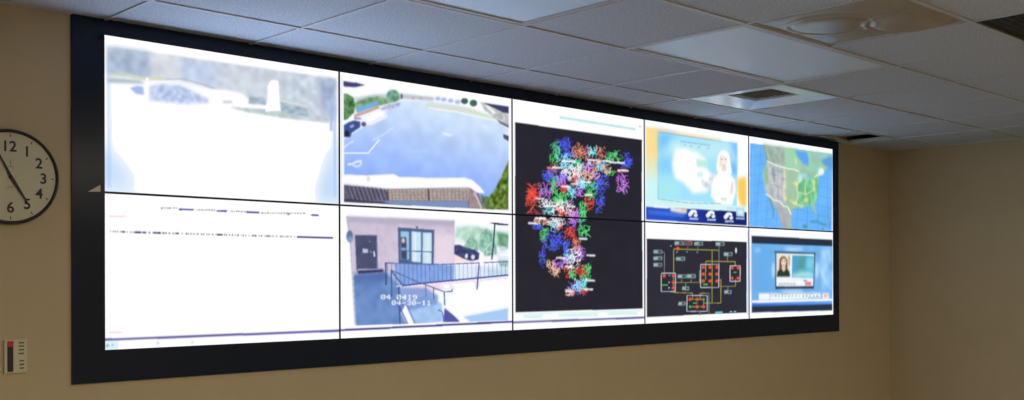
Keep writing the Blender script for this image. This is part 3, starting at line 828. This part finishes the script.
def s30(v):
    v.poly([(647,126.5),(748,143.5),(748,226),(647.5,220)], (255,255,250))
    v.poly([(647,126.5),(659.5,128.5),(659.5,200),(647.3,198)], (255,224,146), 1, .6, col2=(206,248,250), axis=[(653,150),(653,184)])
    v.poly([(654,127.6),(722,138),(722,141),(659,131.5)], (255,205,160), .9, .8); v.poly([(647,126.5),(672,130),(660,134),(647,134)], (255,222,150), .8, .8)
    v.poly([(738,178),(747.5,176),(747.5,207),(742,206),(739,196)], (255,206,92), 1, 1.2)
    v.poly([(647.3,190),(659,192),(728,203),(747,207),(747,212),(647.3,206.5)], (206,246,246), .9, .8)
    v.poly([(659.4,131),(737.8,142.6),(738,206),(722,203),(659.3,198.4)], (162,228,246), 1, .2)
    v.poly([(659.4,131),(680,134),(664,147),(659.4,152)], (110,190,238), .8, 2.5); v.poly([(659.4,155),(674,158),(674,172),(659.4,174)], (130,206,244), .8, 2.5)
    v.poly([(730,141.5),(737.8,142.6),(738,176),(731,170)], (110,186,250), .9, 1.6); v.poly([(668,152),(740,163),(732,141.7),(672,138)], (206,242,248), .6, 2)
    v.poly([(660,178),(680,182),(680,200),(660,198)], (170,238,236), .8, 3)
    v.poly([(676,147),(686,147),(699,152),(707,158),(708,168),(714,176),(708,192),(694,193),(684,182),(676,178),(673,164)], (254,255,255), 1, 1.2)
    v.poly([(697,158),(708,160),(709,167),(698,166)], (176,238,228), .9, .9); v.ell(701,174,3,2.6,(190,240,232),.8,.9); v.ell(707,184,4,2,(190,215,225),.8,.8,noise=30,nscale=1.5)
    x = 681.5
    for i in range(13):
        v.rect(x,139.6+(x-681)*.13,x+1.5,141.4+(x-681)*.13,(132,186,222),.9,.15); x += 2.3
    for x in (686,692,700,709): v.ell(x,144.4+(x-686)*.13,1.4,.7,(140,190,205),.8,.3)
    # presenter
    v.poly([(719,154),(722,149.5),(726,149),(730,153),(731.5,162),(733,172),(729,176),(719,175),(717,166)], (255,252,244), 1, .4)
    v.ell(724.5,160,3.6,6.5,(252,236,228),1,.5); v.line([(721.5,155),(721,166)], .9, (214,196,190), .7, .4); v.ell(724.8,168,2.6,2.2,(226,206,206),.7,.5); v.line([(723,164.6),(726.5,165.2)], .7, (214,130,130), .8, .2)
    for x in (722.8,726.4): v.ell(x,158.4,.7,.5,(120,110,120),.8)
    v.poly([(714,176),(722,171.5),(730,172.5),(736,179),(737,192),(733,205),(718,203.5),(712,196),(712,185)], (254,254,255), 1, .6)
    v.line([(733,180),(733.5,192),(729,198),(722,199.5)], 2.4, (246,224,222), .8, .6); v.line([(733.5,184),(731.5,192)], .8, (200,190,205), .8, .3); v.line([(719,197),(728,200)], 1, (210,195,215), .7, .4)
    v.poly([(707,178),(715,170),(717,176),(711,186)], (236,230,240), .6, .8)
    for x,y in ((704,181),(708,186),(712,178)): v.ell(x,y,2,1.2,(190,200,220),.7,.6)
    v.line([(659.3,198.6),(690,202.6),(722,203.4)], .6, (150,165,165), .9); v.line([(659.4,131),(737.8,142.6)], .6, (120,165,185), .8); v.line([(659.4,131),(659.3,198.6)], .6, (160,190,170), .8)
    v.poly([(647.5,206.3),(700,209),(748,212),(748,225.5),(647.5,219.3)], (36,80,204), 1, .2, col2=(16,34,110), axis=[(672,210),(720,216)])
    v.poly([(655,205),(670,206.5),(670,208.4),(655,207)], (250,250,255), .95, .3); v.poly([(671,206.5),(688,208.5),(688,213),(684,213.5),(672,211)], (252,240,226), .95, .6); v.ell(684.5,209.5,2.6,1.3,(244,190,120),.9,.5)
    v.poly([(650,210),(688,213.5),(684,217),(650,213)], (92,150,232), .6, .9)
    for cx_, cy_ in ((694.5,213.2),(712.2,214.3),(730,216)):
        v.ell(cx_,cy_-1.4,3.6,2.6,(252,252,255),1,.3); v.ell(cx_-3.2,cy_+.8,2.0,2.4,(248,250,255),.95,.3); v.ell(cx_+2.4,cy_+1.8,2,2,(245,248,255),.95,.3)
        v.rect(cx_-.4,cy_-.8,cx_+1.8,cy_+1,(50,60,120),.8,.3)
        v.rect(cx_-4,cy_+4.2,cx_+5,cy_+6,(214,224,248),.9,.3,sl=.04)
    v.poly([(737,207),(745.5,208),(745.5,217),(737.5,216)], (178,220,240), 1, .4); v.rect(739,210,744,214,(236,248,252),.8,.5); v.rect(737,217.4,746,219,(206,214,236),.9,.3,sl=.04)
    v.rect(727.5,206.5,737,210,(190,226,240),.8,.7)
    v.rect(645.4,118,647.2,221,(236,238,250))
def s31(v):
    v.poly([(648.6,237.8),(748,241.8),(748.2,312.9),(649,317.4)], (42,43,56), noise=2, nscale=5)
    v.rect(650,229.6,747,230.8,(222,228,240),.8,.4,sl=.035); v.rect(646.3,222,648,317,(226,228,246)); v.rect(748.4,230,750.4,316,(226,228,248))
    Y = (158,156,58); Gy = (130,134,130)
    for p in ([(675.4,273),(675.4,248.5),(720.4,249.8)], [(713.7,249.6),(713.9,303)], [(707.4,280),(707.4,261),(736.7,261.5),(736.7,266)], [(677.5,282.4),(701.4,282.4),(701.4,270)],
              [(676,290),(676,292.6),(694.5,293.2),(694.5,299)], [(702,299),(702,293.4),(710.6,293.4)], [(705.6,303.3),(722.6,303.3),(722.6,279)], [(722.6,286.5),(737.2,286.4),(737.2,279)],
              [(692,299.5),(705.5,299.5)], [(692,307),(705.5,307)], [(705.5,299.5),(705.5,307)], [(675.3,275.5),(675.3,288)], [(720.6,280),(722.6,280)]):
        v.line(p, .9, Y)
    for p in ([(664,251.5),(666.2,252),(666.2,273)], [(720.6,245),(720.6,280)], [(710.8,293.4),(710.8,314)], [(702,311.7),(702,316)], [(729,255),(729,261)], [(699.5,246),(699.5,249)], [(689.5,246),(689.5,249)], [(687.5,282.4),(687.5,287)], [(693,279),(693,282.4)], [(683.5,279),(683.5,282.4)], [(729.7,286.4),(729.7,291)], [(684,303.8),(689,303.8)], [(675.4,258.4),(679,258.4)]):
        v.line(p, .8, Gy)
    for x0_,y0_,x1_,y1_ in ((663.2,273,677.3,291.6),(702.4,264.2,720.5,287.6),(731.6,265.6,741.7,281.4),(688.9,295.6,709.1,311.7)):
        v.box(x0_,y0_,x1_,y1_,.9,(196,200,214))
    red = [(666,275.6),(675.3,275.6),(675.3,282.4),(675.3,288),(733.6,267.7),(739.9,267.7),(733.6,278.2),(739.9,278.2),(692,299.5),(699,299.5),(699,307),(705.5,307)]
    red += [(x,y) for x in (705,711.8,718.6) for y in (267,274,281)]
    for x,y in red: v.ell(x,y,1.75,1.75,(240,84,58),1,.15)
    v.poly([(679.5,245.9),(682,248.2),(679.5,250.4),(676.8,248.2)], (244,96,40), 1, .15)
    for x,y in ((692,307),(705.5,299.5)): v.ell(x,y,1.2,1.5,(70,170,84),1,.1)
    for x0_,x1_,y in ((664,670,285),(705,709.5,284.5),(695,699.5,303.3),(735,738,272.2)): v.rect(x0_,y-.6,x1_,y+.6,(70,208,96))
    A = lambda x,y: (645+x/8.89, 235+y/8.89)
    pills = [A(315,68),A(490,72),A(680,75),A(752,168),A(130,145),A(130,203),A(130,262),A(332,208),A(345,366),A(427,365),(645+378/8.89,278+93/8.89),(645+345/8.89,278+230/8.89),(645+752/8.89,278+125/8.89)]
    for i,(x,y) in enumerate(pills):
        hw = 4.4 if i < 10 else 3.6
        v.rect(x-hw,y-1.9,x+hw,y+1.9,(142,170,172),1,.2); v.rect(x+.3,y-1.0,x+hw-.8,y+1.0,(48,54,62),.9,.15); v.rect(x-hw+.7,y-.7,x-.3,y+.7,(120,196,170) if i % 3 == 1 else (180,200,200),.7,.1)
    x,y = A(395,68); v.box(x-4,y-1.7,x+4,y+1.7,.8,(206,120,120)); v.rect(x-3,y-.6,x+3,y+.6,(170,110,116),.8)
    for p in (A(245,93),A(298,150),A(388,146),A(480,149),A(234,358)): v.ell(*p,.9,.8,(96,150,236))
    for p in ((671,282.3),(671,287.8)): v.ell(*p,.8,.8,(190,200,230))
    v.ell(*A(822,135),1.0,3,(220,222,236),1,.15)
    v.rect(717,312,724.5,313.8,(120,220,236),1,.2); v.rect(731.5,311.6,734,313,(130,190,220)); v.rect(735.5,311.4,738,312.8,(130,190,220))
def s40(v):
    sea = (108,184,238)
    v.poly([(750.6,142),(830.6,154.6),(831.9,231),(750.6,226.4)], sea, noise=5, nscale=6)
    for i in range(12):
        x = 744+i*9; v.line([(x,140),(x-8+i*1.2,232)], .5, (84,150,212), .6)
        y = 138+i*9.5; v.line([(750,y+9),(775,y+4),(800,y+5),(832,y+14)], .5, (84,150,212), .6)
    v.poly([(748,132),(832,147),(832,154.7),(748,141.6)], (255,255,255)); v.poly([(748,226.4),(832,231),(832,234),(748,230)], (250,250,255)); v.rect(748,135,750.5,230,(236,238,252)); v.rect(830.7,148,833,232,(236,238,252))
    land = [(763.5,143.8),(765,150),(767.5,158),(767,163),(764.5,169),(763.4,174),(765,181),(766.5,188),(767,194),(770,198),(775,204),(778,210),(780.5,214),(783,221),(784,228.5),(792,229),(791.6,222),(791,215),(792.4,209),(797,207),(802,207.4),(806,206),(810.5,205),(813,209),(815.4,215.4),(816,213),(814.4,207),(814,203),(816.7,197.5),(816,192),(817,184),(818,177),(823,171),(827,168),(830.6,162),(830.6,154.5)]
    v.poly(land, (166,206,178), 1, .3, noise=14, nscale=4)
    v.poly([(763.5,143.8),(785,147),(786,166),(768,161)], (164,182,172), .9, 1, noise=16, nscale=2); v.poly([(785,147),(797,149),(800,171),(787,167)], (160,214,180), .9, 1)
    v.poly([(800,151),(830.6,156),(830.6,162),(820,172),(806,170)], (150,212,182), .9, 1); v.poly([(811,154),(822,156),(818,166),(811,164)], (160,196,166), .8, 1)
    v.poly([(795,150),(806,151.5),(808,158),(808,166),(803,164),(797,156)], (96,168,232), 1, .5); v.poly([(822,159),(830.6,156),(830.6,170),(824,166),(820,162)], (88,154,226), .9, .7)
    v.poly([(767,161),(786,168),(788,196),(784,204),(776,200),(767,194),(764,174)], (192,194,200), .9, 1.2, noise=22, nscale=2); v.poly([(764,169),(768,165),(769,184),(766,186)], (134,190,150), .8, .8)
    v.poly([(788,168),(799,172),(798,206),(791,210),(786,200)], (162,196,160), .8, 1.2); v.poly([(798,176),(818,178),(816,196),(812,205),(798,206)], (116,198,140), .95, 1, noise=24, nscale=2)
    v.poly([(768,196),(784,204),(791,214),(791,229),(784,229),(776,206)], (178,176,180), .95, .7, noise=10, nscale=2); v.line([(770,197),(774,210),(774,217)], 1.6, (110,150,170), .8, .4)
    v.line([(764,144),(768,160)], 1.4, (96,130,140), .5, .4); v.line([(770,150),(775,162)], 2, (120,140,130), .4, .6); v.line([(773,166),(775,182)], 2, (120,124,146), .5, .6)
    W_ = (248,250,248)
    v.line([(767.5,160.4),(777,165),(789,168.6),(794,169),(799,171.4)], 1.2, W_, .95, .2); v.line([(814,177),(817,174.5),(820,173)], 1.1, W_, .9, .2)
    v.line([(766.6,193.6),(770,195.5),(774,199.6),(780,201),(784,206),(788,206.5),(791.5,214.5)], 1.2, W_, .95, .2)
    v.ell(800,178,2.6,4.4,(196,234,250),.9,.7); v.ell(804,175,3,2,(170,220,246),.8,.6); v.ell(808,178.5,2.6,2,(150,206,240),.8,.6)
    v.ell(820.2,171.6,2.8,3.6,(244,250,250),.95,.5)
    for p in ([(796.5,183),(797,190),(798.5,194),(796,204)], [(784.5,168),(785,180),(784,192),(786,202)], [(798,192),(806,194),(813,190),(814,181)], [(801,179),(797,184)], [(790,200),(797,204),(803,207)], [(796,164),(795,158)], [(805,186),(805,196)]):
        v.line(p, 1.1, (252,240,190), .75, .3)
    for x,y,r_ in ((796,183,2.2),(812,181,1.6),(814,189,1.6),(795,203,2),(786,198,1.8),(806,200,2.4),(785,186,1.4)): v.ell(x,y,r_,r_,(255,238,150),.7,.6)
    for x,y in ((772,174),(776,186),(771,184),(780,178)): v.line([(x,y),(x+6,y+1)], .5, (120,120,150), .7)
    v.line([(778,166),(779,200)], .5, (120,120,150), .6); v.line([(786,182),(798,184)], .5, (220,220,210), .6)
    v.ell(805,226.2,2.6,1.6,(70,140,140),.9,.5); v.line([(810.5,221.5),(816,221),(821,223.6),(826,224.6)], 1.3, (72,138,160), .9, .3); v.ell(822,229,1.4,.8,(80,130,150),.8,.3); v.ell(818,216,1.2,.8,(90,160,190),.8,.3); v.rect(828.5,221,829.3,226.5,(90,130,190),.8)
    v.rect(817,154.5,825,158,(150,205,240),.6,.8); v.line([(753,147),(753,225)], .6, (140,200,245), .6)
    v.line([(750.6,226.8),(832,231.4)], .7, (120,120,170), .7)
def s41(v):
    v.poly([(752.4,235.4),(831.2,239),(831.8,310.4),(753,312.8)], (112,180,230), noise=6, nscale=5)
    v.poly([(753,243),(776,245),(776,292),(753,293)], (104,174,226), .8, 2); v.poly([(817,246),(831.4,247),(831.6,292),(817,288)], (146,198,236), .8, 2, noise=26, nscale=4)
    for p in ([(822,250),(826,262),(822,276)], [(828,248),(829,262)], [(820,268),(826,284)]): v.line(p, 2.2, (196,226,248), .6, .9)
    v.ell(794,249,9,1.6,(214,238,252),.9,.9); v.ell(793,291,11,2,(206,232,250),.8,1); v.ell(774,270,1.6,8,(206,234,252),.7,.8); v.ell(816.5,270,1.6,8,(206,234,252),.7,.8); v.ell(758.5,250,3.4,2,(164,210,240),.8,.7)
    v.poly([(752.4,235.4),(831.2,239),(831.4,245.6),(752.8,243)], (38,48,68), 1, .15)
    v.poly([(774,250.6),(815.6,252.2),(814.8,254),(813.8,288),(776,288.6),(776,253)], (62,84,112), 1, .4)
    v.poly([(777,252.6),(813.6,253.8),(813,286.2),(777,286.8)], (244,248,252), 1, .15)
    v.poly([(777.4,254),(791,254.6),(790.4,276.4),(777.2,276.6)], (236,226,208), 1, .2); v.poly([(788.6,255),(790,255),(790,266),(788.4,264)], (180,158,140), .9, .3)
    v.poly([(779.6,270),(780,259),(782,256.2),(785,256),(787.4,259),(788,270)], (112,86,66), 1, .4); v.ell(784,262,2.5,4.2,(242,214,196),1,.3); v.line([(782.8,265),(785.2,265)], .6, (190,110,104), .8, .1)
    for x in (783,785.1): v.ell(x,261,.45,.4,(70,56,50),.9)
    v.poly([(782.6,265),(785.6,265),(786,270),(784,272),(782,270)], (236,206,188), 1, .3)
    v.poly([(777.4,276.4),(778,271),(781.6,268.4),(784,271.6),(787,268.4),(789.6,271),(790.6,276.4)], (38,58,50), 1, .3)
    v.poly([(792.4,254.8),(813.2,255.6),(813,277.6),(792.2,277)], (76,174,206), 1, .2, noise=10, nscale=3); v.poly([(793,256),(798,256),(799,272),(793,276)], (74,158,214), .8, 1)
    v.poly([(799,255.4),(806,255.6),(803,268),(798,271)], (92,152,150), .85, 1.1); v.poly([(806,256),(813,256),(813,270),(806,268)], (140,214,228), .8, 1.2); v.poly([(792.2,274),(802,270),(813,272),(813,278),(792.2,277.4)], (176,228,236), .9, 1); v.line([(796,273),(808,269.6)], .9, (90,170,150), .7, .4)
    x = 779.5
    while x < 795: v.rect(x,282.6,x+1,285.2,(170,178,198),.85,.15); x += 1.7
    v.rect(803.5,279.6,807,281,(120,110,130),.7,.2); v.rect(805,281.6,811.4,285,(226,110,110),.85,.3)
    v.poly([(776.6,286.6),(813.2,286),(813.4,288.2),(810,287.6),(780,287.8),(776.6,289)], (30,44,66), 1, .3)
    v.poly([(760,293.4),(821,292.4),(821,298.6),(760,300.4)], (244,248,252), 1, .3); v.rect(770,293.8,820,294.3,(120,140,170),.8,.1,sl=-.012); v.rect(770.5,293.6,771,300,(120,140,170),.8); v.rect(820.6,292.4,821.2,298,(110,130,160),.8)
    for i in range(14):
        x = 772+i*3.4; v.rect(x,295.2,x+random.uniform(.8,2.2),296.6,(110,130,165),.7,.15)
    v.rect(808,297,820.5,299.6,(150,196,232),.8,.4); v.poly([(822,293),(829,292.6),(829,298.6),(822,299)], (246,236,240), .95, .3); v.ell(825,295.6,1.2,1.1,(230,120,120),.8,.3); v.ell(828,294.8,.9,.9,(230,140,140),.7,.3)
    v.poly([(753,300.6),(831.6,298.4),(831.6,301),(753,303.6)], (248,250,255), 1, .2); v.poly([(753,303.2),(831.6,300.8),(831.6,304.6),(753,307.2)], (96,162,236), 1, .2, col2=(34,86,190), axis=[(790,302.3),(790,306.3)])
    v.poly([(752.8,306.8),(831.8,304.2),(831.9,310.2),(753,312.8)], (40,47,66), 1, .15)
    v.line([(752.3,235),(753,313)], .7, (190,195,225), .8)
DRAW = {(0,0):s00,(0,1):s01,(1,0):s10,(1,1):s11,(2,0):s20,(2,1):s21,(3,0):s30,(3,1):s31,(4,0):s40,(4,1):s41}

M_screen = bpy.data.materials.new('lit_screen_picture')
M_screen.use_nodes = True
nt = M_screen.node_tree
b = nt.nodes['Principled BSDF']
b.inputs['Base Color'].default_value = (.01, .01, .012, 1)
b.inputs['Roughness'].default_value = .5
b.inputs['Specular IOR Level'].default_value = .15
at = nt.nodes.new('ShaderNodeAttribute')
at.attribute_name = 'picture'
nt.links.new(at.outputs['Color'], b.inputs['Emission Color'])
b.inputs['Emission Strength'].default_value = 1

def screen_mesh(name, img, w_, h_):
    """flat lit picture: one vertex per dot of the picture, colour kept on the vertices"""
    H, W = img.shape[:2]
    X, Z = np.meshgrid(np.linspace(0, w_, W), np.linspace(h_, 0, H))
    co = np.stack([X, np.zeros_like(X), Z], -1).reshape(-1, 3).astype(np.float32)
    i = np.arange((H-1)*(W-1)); r_, c_ = i//(W-1), i % (W-1)
    v0 = r_*W+c_
    q = np.stack([v0+W, v0+W+1, v0+1, v0], -1).astype(np.int32)
    me = bpy.data.meshes.new(name)
    me.vertices.add(len(co)); me.vertices.foreach_set('co', co.ravel())
    me.loops.add(q.size); me.loops.foreach_set('vertex_index', q.ravel())
    me.polygons.add(len(q)); me.polygons.foreach_set('loop_start', np.arange(0, q.size, 4, dtype=np.int32))
    me.update(calc_edges=True)
    a_ = me.color_attributes.new('picture', 'FLOAT_COLOR', 'POINT')
    a_.data.foreach_set('color', np.concatenate([img.reshape(-1,3), np.ones((W*H,1))], 1).astype(np.float32).ravel())
    me.materials.append(M_screen)
    return me

LABELS = {(0,0):'top left screen showing a washed-out street camera view',
 (0,1):'bottom left screen, almost blank white with two rows of small text',
 (1,0):'screen showing a blue parking lot seen from above',
 (1,1):'screen showing a porch with a door, railings and a time stamp',
 (2,0):'upper screen of the pair showing a coloured network map on black',
 (2,1):'lower screen of the pair showing the tail of the coloured network map',
 (3,0):'screen showing a weather broadcast with a presenter in white',
 (3,1):'screen showing a black schematic with yellow lines and red dots',
 (4,0):'top right screen showing a map of North America in blue and green',
 (4,1):'bottom right screen showing a news programme with a portrait inset'}
BZ = .0042
for (c, r), fn in DRAW.items():
    cv = Canvas(c, r)
    fn(cv)
    a_ = boxblur(np.clip(cv.a, 0, 255)/255, 1)
    a_ = a_.reshape(RES[c][1], SS, RES[c][0], SS, 3).mean((1, 3))
    lin = srgb(a_)
    mn = a_.min(-1, keepdims=True)
    bo = np.clip((mn[...,0]-.88)/.10, 0, 1)
    m = 4                                   # the overshoot of white stays clear of dark edges and of the bezel
    pd = np.pad(bo, m)
    er = bo.copy()
    for dx in range(-m, m+1):
        for dy in range(-m, m+1):
            er = np.minimum(er, pd[m+dy:m+dy+bo.shape[0], m+dx:m+dx+bo.shape[1]])
    bo = boxblur(er, 1)[..., None]
    lin = lin*(1+bo*(np.array([SCREEN_WHITE*.78, SCREEN_WHITE*1.05, SCREEN_WHITE*1.5])-1))
    bb = np.clip((a_[..., 2]-.86)/.08, 0, 1)*np.clip((a_[..., 2]-a_[..., 0]-.25)/.15, 0, 1)*(1-bo[..., 0])
    lin[..., 2] *= 1+.25*bb                 # bluish picture areas overshoot in blue
    x0, z1 = SX0+c*SW, SZ0-r*SH
    d = thing('wall_monitor', LABELS[(c, r)], 'screen', (x0+SW/2, SCY, z1-SH), 'screens of the video wall')
    me = screen_mesh('screen', lin, SW-2*BZ, SH-2*BZ)
    s = bpy.data.objects.new('screen', me)
    s.parent = d
    s.location = (-SW/2+BZ, 0, BZ)
    COL.objects.link(s)
    bm = bmesh.new()
    e = .0003
    hx = SW/2-e
    add_box(bm, -hx, -SW/2+BZ, -.002, .03, e, SH-e); add_box(bm, SW/2-BZ, hx, -.002, .03, e, SH-e)
    add_box(bm, -SW/2+BZ, SW/2-BZ, -.002, .03, e, BZ); add_box(bm, -SW/2+BZ, SW/2-BZ, -.002, .03, SH-BZ, SH-e)
    obj('bezel', bm, M_bezel, d)
    box('casing', (-hx+.004, hx-.004, .002, .10, .004, SH-.004), M_body, d)
